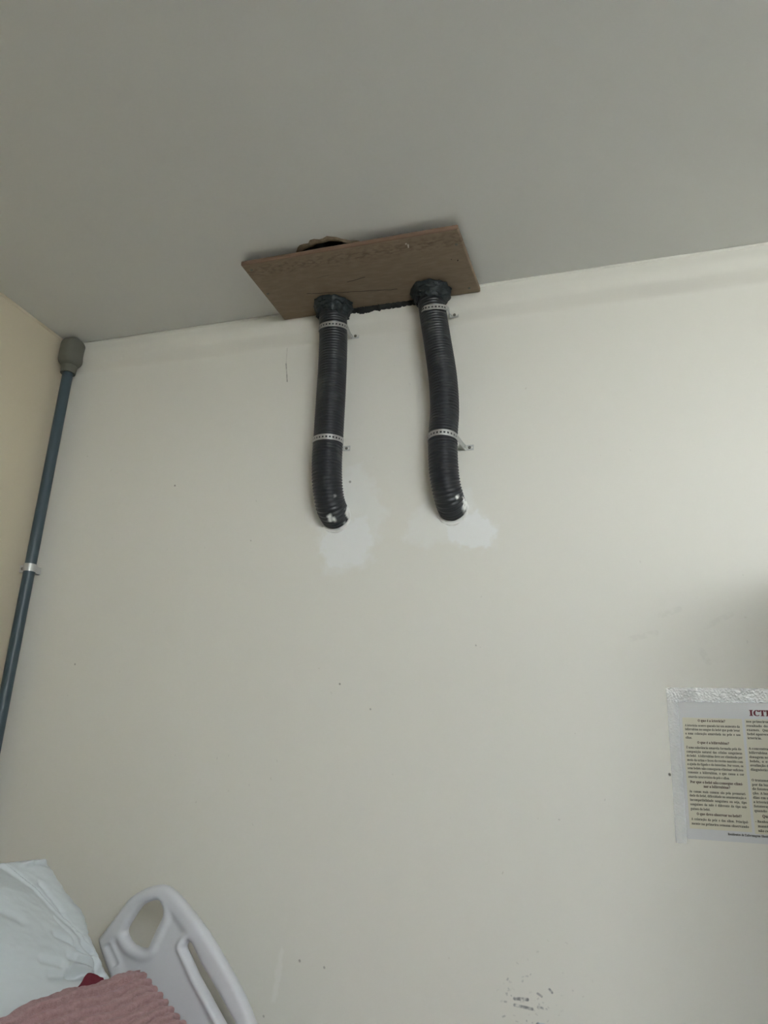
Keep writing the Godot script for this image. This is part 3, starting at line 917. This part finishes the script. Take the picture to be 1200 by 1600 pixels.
func build_bed() -> void:
	var bed := thing("hospital_bed", "hospital bed with raised head end and pale grey plastic side rail", "bed", Vector3.ZERO)
	build_rail(bed)
	# mattress: raised back section and flat section, swept across the bed
	var z0 := 0.27
	var z1 := 1.12
	var top := []
	var hinge := P0 + TT * 0.70 + NN * -0.075
	var headp := P0 + TT * 0.045 + NN * -0.075
	st_sweep(bed, "mattress", [headp, hinge, Vector3(0.82, hinge.y - 0.02, 0)], 0.11, z0, z1, M.mattress)
	st_sweep(bed, "deck", [headp - NN * 0.115 + TT * 0.02, hinge - Vector3(0.02, 0.13, 0), Vector3(0.84, hinge.y - 0.145, 0)], 0.03, z0 - 0.02, z1 + 0.02, M.bedframe)
	for p in [Vector3(-0.95, 0, z0 + 0.05), Vector3(-0.95, 0, z1 - 0.05), Vector3(0.72, 0, z0 + 0.05), Vector3(0.72, 0, z1 - 0.05)]:
		part("leg", rbox(p + Vector3(-0.03, 0.0, -0.03), p + Vector3(0.03, 0.62, 0.03), 0.006).commit(), M.bedframe, bed)
	part("base_frame", rbox(Vector3(-1.0, 0.60, z0), Vector3(0.82, 0.66, z1), 0.008).commit(), M.bedframe, bed)
	part("rail_arm", rbox(Vector3(-0.66, 0.60, 0.136), Vector3(-0.60, 0.99, 0.16), 0.008).commit(), M.bedframe, bed)
	part("rail_arm", rbox(Vector3(-0.66, 0.60, 0.15), Vector3(-0.60, 0.65, z0 + 0.02), 0.008).commit(), M.bedframe, bed)
	part("lift_strut", rbox(Vector3(-0.80, 0.64, 0.6), Vector3(-0.74, 1.0, 0.7), 0.008).commit(), M.bedframe, bed)

	# pillow
	var rows_f := []
	var rows_b := []
	var creases := [[0.014, 0.195, 0.062, 0.151, 0.006, -0.006], [0.020, 0.197, 0.094, 0.165, 0.006, -0.005], [0.027, 0.199, 0.105, 0.190, 0.006, -0.005], [0.027, 0.175, 0.101, 0.129, 0.005, -0.005], [-0.007, 0.188, 0.040, 0.148, 0.004, -0.004], [0.085, 0.195, 0.146, 0.184, 0.007, -0.004], [0.075, 0.101, 0.058, 0.145, 0.004, -0.003], [0.039, 0.092, 0.021, 0.160, 0.004, -0.004], [0.118, 0.174, 0.155, 0.162, 0.005, -0.003], [0.055, 0.035, 0.035, 0.085, 0.004, -0.003], [0.027, 0.128, 0.016, 0.183, 0.004, 0.004], [0.036, 0.180, 0.075, 0.168, 0.004, 0.004], [0.045, 0.193, 0.10, 0.181, 0.004, 0.004], [0.16, 0.10, 0.23, 0.05, 0.008, -0.003], [0.05, 0.00, 0.012, 0.004, 0.003, -0.003]]
	var NU := 300
	var NV := 200
	for i in NV + 1:
		var v := i / float(NV)
		var t := lerpf(-0.014, 0.40, v)
		var s0 := interp([[-0.014, 0.048], [-0.010, 0.026], [-0.004, 0.013], [0.006, 0.006], [0.02, 0.004], [0.045, 0.0], [0.095, -0.016], [0.115, -0.012], [0.13, -0.006], [0.16, -0.005], [0.20, -0.004], [0.40, 0.0]], t) + 0.0025 * ns.get_noise_1d(t * 9000)
		var f := PackedVector3Array()
		var b := PackedVector3Array()
		for j in NU + 1:
			var u := j / float(NU)
			u = pow(u, 1.5)
			var s := lerpf(s0, 0.66, u)
			# edge seam of the case runs slanting from the head edge to the lower corner
			var p := Vector2(s, t)
			var sd := (p - Vector2(0.112, 0.0)).dot(Vector2(0.178, 0.104).normalized())       # + inside
			var edge := minf(minf(s - s0, 0.66 - s), minf(t + 0.014, 0.40 - t))
			var e := clampf(edge / 0.035, 0.0, 1.0)
			var round_ := sqrt(1.0 - pow(1.0 - e, 2.0))
			var h := 0.010 * round_
			var body := clampf(sd / 0.16, 0.0, 1.0)
			var low := smoothstep(0.30, 0.12, t)
			h += 0.030 * sqrt(1.0 - pow(1.0 - body, 2.0)) * (0.35 + 0.65 * low) * clampf(edge / 0.06, 0.0, 1.0)
			h += 0.0085 * exp(-pow(sd / 0.0042, 2.0)) * clampf(edge / 0.01, 0.0, 1.0) * smoothstep(0.19, 0.15, t)
			h -= 0.0090 * exp(-pow((sd + 0.009) / 0.005, 2.0)) * clampf(edge / 0.012, 0.0, 1.0) * smoothstep(0.19, 0.15, t)
			for c in creases:
				var d := seg_dist(p, Vector2(c[0], c[1]), Vector2(c[2], c[3]))
				if d < c[4] * 2.5:
					h += 1.5 * c[5] * exp(-pow(d / c[4], 2.0)) * clampf(edge / 0.012, 0.0, 1.0)
			h += (0.0026 * ns.get_noise_2d(s * 900 + t * 700, t * 1700) + 0.0006 * ns.get_noise_2d(s * 3500, t * 6000 + s * 2500)) * e
			# rolled hem along the head edge
			h += 0.009 * exp(-pow((t + 0.002) / 0.005, 2.0)) * smoothstep(0.085, 0.055, s) * smoothstep(0.010, 0.03, s) * clampf(edge / 0.006, 0.0, 1.0)
			f.append(on_bed(s, t, h))
			b.append(on_bed(s, t, -0.058 * sqrt(1.0 - pow(1.0 - clampf(edge / 0.14, 0.0, 1.0), 2.0)) - 0.0005))
		rows_f.append(f)
		rows_b.append(b)
	var pil := thing("pillow", "white pillow in a creased cotton case leaning on the raised bed head", "pillow")
	var st := grid(rows_f, false)
	var st_b := grid(rows_b, true)
	var pm := st.commit()
	st = SurfaceTool.new()
	st.append_from(pm, 0, Transform3D.IDENTITY)
	st.append_from(st_b.commit(), 0, Transform3D.IDENTITY)
	part("case", st.commit(), M.pillow, pil)

	# blanket: soft ribbed fleece, its folded edge lying across the pillow; ribs run across the bed
	var bl := thing("blanket", "dusty pink ribbed fleece blanket bunched up over the pillow and rail", "blanket")
	rows_f = []
	var path: Array[Vector2] = []      # (t, h) of the section along the bed: tucked under edge, fold, then down the bed
	for k in 7:
		path.append(Vector2(0.30 - 0.012 * k, 0.016))
	for k in 11:
		var a := -PI / 2 - PI * k / 10.0
		path.append(Vector2(0.225 + cos(a) * 0.012, 0.0295 + sin(a) * 0.0135))
	var k2 := 0
	while path[-1].x < 0.78:
		path.append(Vector2(path[-1].x + 0.0016, 0.0))
		k2 += 1
	var len_ := 0.0
	for i in path.size():
		if i > 0:
			len_ += 0.0016 if i > 17 else path[i].distance_to(path[i - 1])
		var line := PackedVector3Array()
		for j in 131:
			var u := j / 130.0
			var s := -0.052 + 0.86 * pow(u, 1.6)
			var tt := path[i].x
			var hh := path[i].y
			var lift := 0.0
			if i > 17:
				hh = 0.043 + 0.03 * smoothstep(0.235, 0.36, tt) + 0.012 * ns.get_noise_2d(tt * 900, s * 500)
			# the pile droops over at the wall side
			var over := clampf((0.010 - s) / 0.062, 0.0, 1.0)
			hh -= 0.022 * over * over
			tt += 0.010 * over * over + 0.010 * sin(s * 26.0 + 0.5) * clampf(s / 0.1, 0.0, 1.0) * 0.35
			tt += 0.004 * ns.get_noise_1d(s * 2500 + 40)
			var wv := len_ + 0.0035 * ns.get_noise_2d(s * 900, tt * 300) + 0.05 * over * over * (tt - 0.2)
			var rib := 0.0085 * (pow(absf(sin(PI * wv / 0.0135)), 0.55) - 0.6) * (1.0 if i > 9 else 0.2)
			hh += rib + 0.006 * exp(-pow((s + 0.028) / 0.006, 2.0)) - 0.008 * exp(-pow((s + 0.040) / 0.005, 2.0)) + 0.0012 * ns.get_noise_2d(s * 9000, len_ * 9000)
			line.append(on_bed(s, tt, hh))
		rows_f.append(line)
	part("cover", grid(rows_f, true).commit(), M.blanket, bl)
	# the scalloped side hem hanging towards the rail
	rows_f = []
	for i in 90:
		var v := i / 89.0
		var t := 0.222 + 0.5 * v
		var line := PackedVector3Array()
		for j in 30:
			var u := j / 29.0
			var a := u * 1.9
			var flute := 0.004 * sin(TAU * t / 0.0125) * (0.4 + u)
			var out := 0.034 * sin(a) * smoothstep(0.0, 0.12, v + 0.02) + flute * 0.4
			var drop := 0.030 * u * u * 2.2 + flute * 0.5
			line.append(on_bed(-0.040 - out - 0.018 * u, t + 0.012 * u, 0.028 - drop + 0.004 * ns.get_noise_2d(t * 900, u * 200) + 0.02 * smoothstep(0.0, 0.4, v)))
		rows_f.append(line)
	part("hem", grid(rows_f, true).commit(), M.blanket, bl)
	# dark red cloth showing under the blanket edge
	rows_f = []
	for i in 14:
		var line := PackedVector3Array()
		for j in 22:
			var u := j / 21.0
			var v := i / 13.0
			var peak := 0.015 * exp(-pow((u - 0.45) / 0.34, 2.0))
			var t := lerpf(0.212 - peak, 0.25, v)
			var s := lerpf(0.046, 0.108, u)
			line.append(on_bed(s, t, 0.0290 + 0.003 * sin(PI * v) - 0.012 * v + 0.003 * peak / 0.015 + 0.0015 * ns.get_noise_2d(u * 300, v * 300)))
		rows_f.append(line)
	var rc := part("folded_cloth", grid(rows_f, false).commit(), M.maroon)
	tag(rc, "corner of a dark red cloth peeking out between pillow and pink blanket", "cloth")

func interp(tab: Array, x: float) -> float:
	for i in tab.size() - 1:
		if x <= tab[i + 1][0]:
			return lerpf(tab[i][1], tab[i + 1][1], smoothstep(0.0, 1.0, clampf((x - tab[i][0]) / (tab[i + 1][0] - tab[i][0]), 0.0, 1.0)))
	return tab[-1][1]

func st_sweep(parent: Node3D, called: String, line: Array, thick: float, z0: float, z1: float, m: Material) -> void:
	var st := new_st()
	st.set_smooth_group(-1)
	var up: Array[Vector3] = []
	for i in line.size():
		var d: Vector3 = (line[mini(i + 1, line.size() - 1)] - line[maxi(i - 1, 0)]).normalized()
		up.append(Vector3(-d.y, d.x, 0) * thick)
	for i in line.size() - 1:
		var a: Vector3 = line[i]
		var b: Vector3 = line[i + 1]
		var c: Vector3 = b - up[i + 1]
		var d: Vector3 = a - up[i]
		var f := func(p: Vector3, z: float) -> Vector3: return Vector3(p.x, p.y, z)
		quad(st, f.call(a, z1), f.call(a, z0), f.call(b, z0), f.call(b, z1))
		quad(st, f.call(d, z0), f.call(d, z1), f.call(c, z1), f.call(c, z0))
		quad(st, f.call(d, z1), f.call(a, z1), f.call(b, z1), f.call(c, z1))
		quad(st, f.call(c, z0), f.call(b, z0), f.call(a, z0), f.call(d, z0))
		if i == 0:
			quad(st, f.call(d, z0), f.call(a, z0), f.call(a, z1), f.call(d, z1))
		if i == line.size() - 2:
			quad(st, f.call(c, z1), f.call(b, z1), f.call(b, z0), f.call(c, z0))
	part(called, done(st), m, parent)

# ------------------------------------------------------------------ the wall cupboard beside the frame that shades the wall at the right
func build_cupboard() -> void:
	var t := thing("wall_cupboard", "large plain wall-hung cupboard right of the leaflet", "cupboard", Vector3(0.34, 1.16, 0.005))
	part("body", rbox(Vector3(0, 0, 0), Vector3(0.80, 0.82, 0.60), 0.004).commit(), M.cabinet, t)
	for k in 2:
		var d := part("door", rbox(Vector3(0.004 + 0.398 * k, 0.006, 0.601), Vector3(0.398 + 0.398 * k, 0.814, 0.619), 0.003).commit(), M.cabinet, t)
		part("handle", rbox(Vector3(0.365 + 0.06 * k, 0.10, 0.619), Vector3(0.377 + 0.06 * k, 0.25, 0.636), 0.004).commit(), M.steel, d)

# ------------------------------------------------------------------ scene
const WIN := Rect2(0.45, 2.03, 1.25, 0.51)      # window in the rear wall: x, y, width, height

func _ready() -> void:
	ns.seed = 3
	ns.frequency = 0.01
	ns.fractal_octaves = 3
	rng.seed = 1
	var cam := Camera3D.new()
	cam.name = "camera"
	cam.position = Vector3(0, 1.6, 1.41)
	cam.rotation_order = EULER_ORDER_YXZ
	cam.rotation_degrees = Vector3(18.36, 19.10, 2.886)
	cam.fov = rad_to_deg(2.0 * atan(800.0 / 1232.0))
	cam.near = 0.02
	add_child(cam)
	var sky_m := ProceduralSkyMaterial.new()
	sky_m.sky_top_color = Color8(226, 232, 236)
	sky_m.sky_horizon_color = Color8(240, 244, 246)
	sky_m.ground_horizon_color = Color8(226, 230, 232)
	sky_m.ground_bottom_color = Color8(205, 208, 208)
	var sky := Sky.new()
	sky.sky_material = sky_m
	var env := Environment.new()
	env.background_mode = Environment.BG_SKY
	env.sky = sky
	env.background_energy_multiplier = 1.0
	env.tonemap_mode = Environment.TONE_MAPPER_LINEAR
	env.tonemap_exposure = 35.0
	env.ambient_light_source = Environment.AMBIENT_SOURCE_SKY
	env.sdfgi_enabled = true
	env.ssao_enabled = true
	env.ssil_enabled = true
	var we := WorldEnvironment.new()
	we.name = "environment"
	we.environment = env
	add_child(we)

	make_materials()
	build_room()
	build_board()
	build_hose([Vector3(-0.6122, 2.5615, 0.047), Vector3(-0.612, 2.545, 0.047), Vector3(-0.607, 2.48, 0.046), Vector3(-0.604, 2.40, 0.045), Vector3(-0.601, 2.266, 0.046), Vector3(-0.600, 2.195, 0.046), Vector3(-0.597, 2.145, 0.041), Vector3(-0.594, 2.105, 0.021), Vector3(-0.592, 2.090, -0.02)], 0.0305, "black corrugated hose entering the wall nearer the room corner", 1)
	build_hose([Vector3(-0.3945, 2.5615, 0.047), Vector3(-0.393, 2.545, 0.047), Vector3(-0.386, 2.50, 0.047), Vector3(-0.376, 2.44, 0.047), Vector3(-0.363, 2.36, 0.047), Vector3(-0.357, 2.285, 0.047), Vector3(-0.359, 2.217, 0.046), Vector3(-0.356, 2.15, 0.041), Vector3(-0.350, 2.107, 0.021), Vector3(-0.348, 2.091, -0.02)], 0.0285, "black corrugated hose with a sideways bend, nearer the taped leaflet", 2)
	build_strap(Vector3(-0.608, 2.496, 0.0462), 0.0305, 2.506, 0.052, 0.042, "perforated steel strap at the top of the hose nearer the corner")
	build_strap(Vector3(-0.384, 2.503, 0.047), 0.0285, 2.519, 0.040, 0.042, "perforated steel strap at the top of the hose nearer the leaflet")
	build_strap(Vector3(-0.6005, 2.236, 0.046), 0.0305, 2.240, 0.036, 0.031, "perforated steel strap halfway down the hose nearer the corner")
	build_strap(Vector3(-0.359, 2.224, 0.046), 0.0285, 2.219, 0.036, 0.051, "perforated steel strap halfway down the hose nearer the leaflet")
	build_conduit()
	build_poster()
	build_bed()
	build_cupboard()
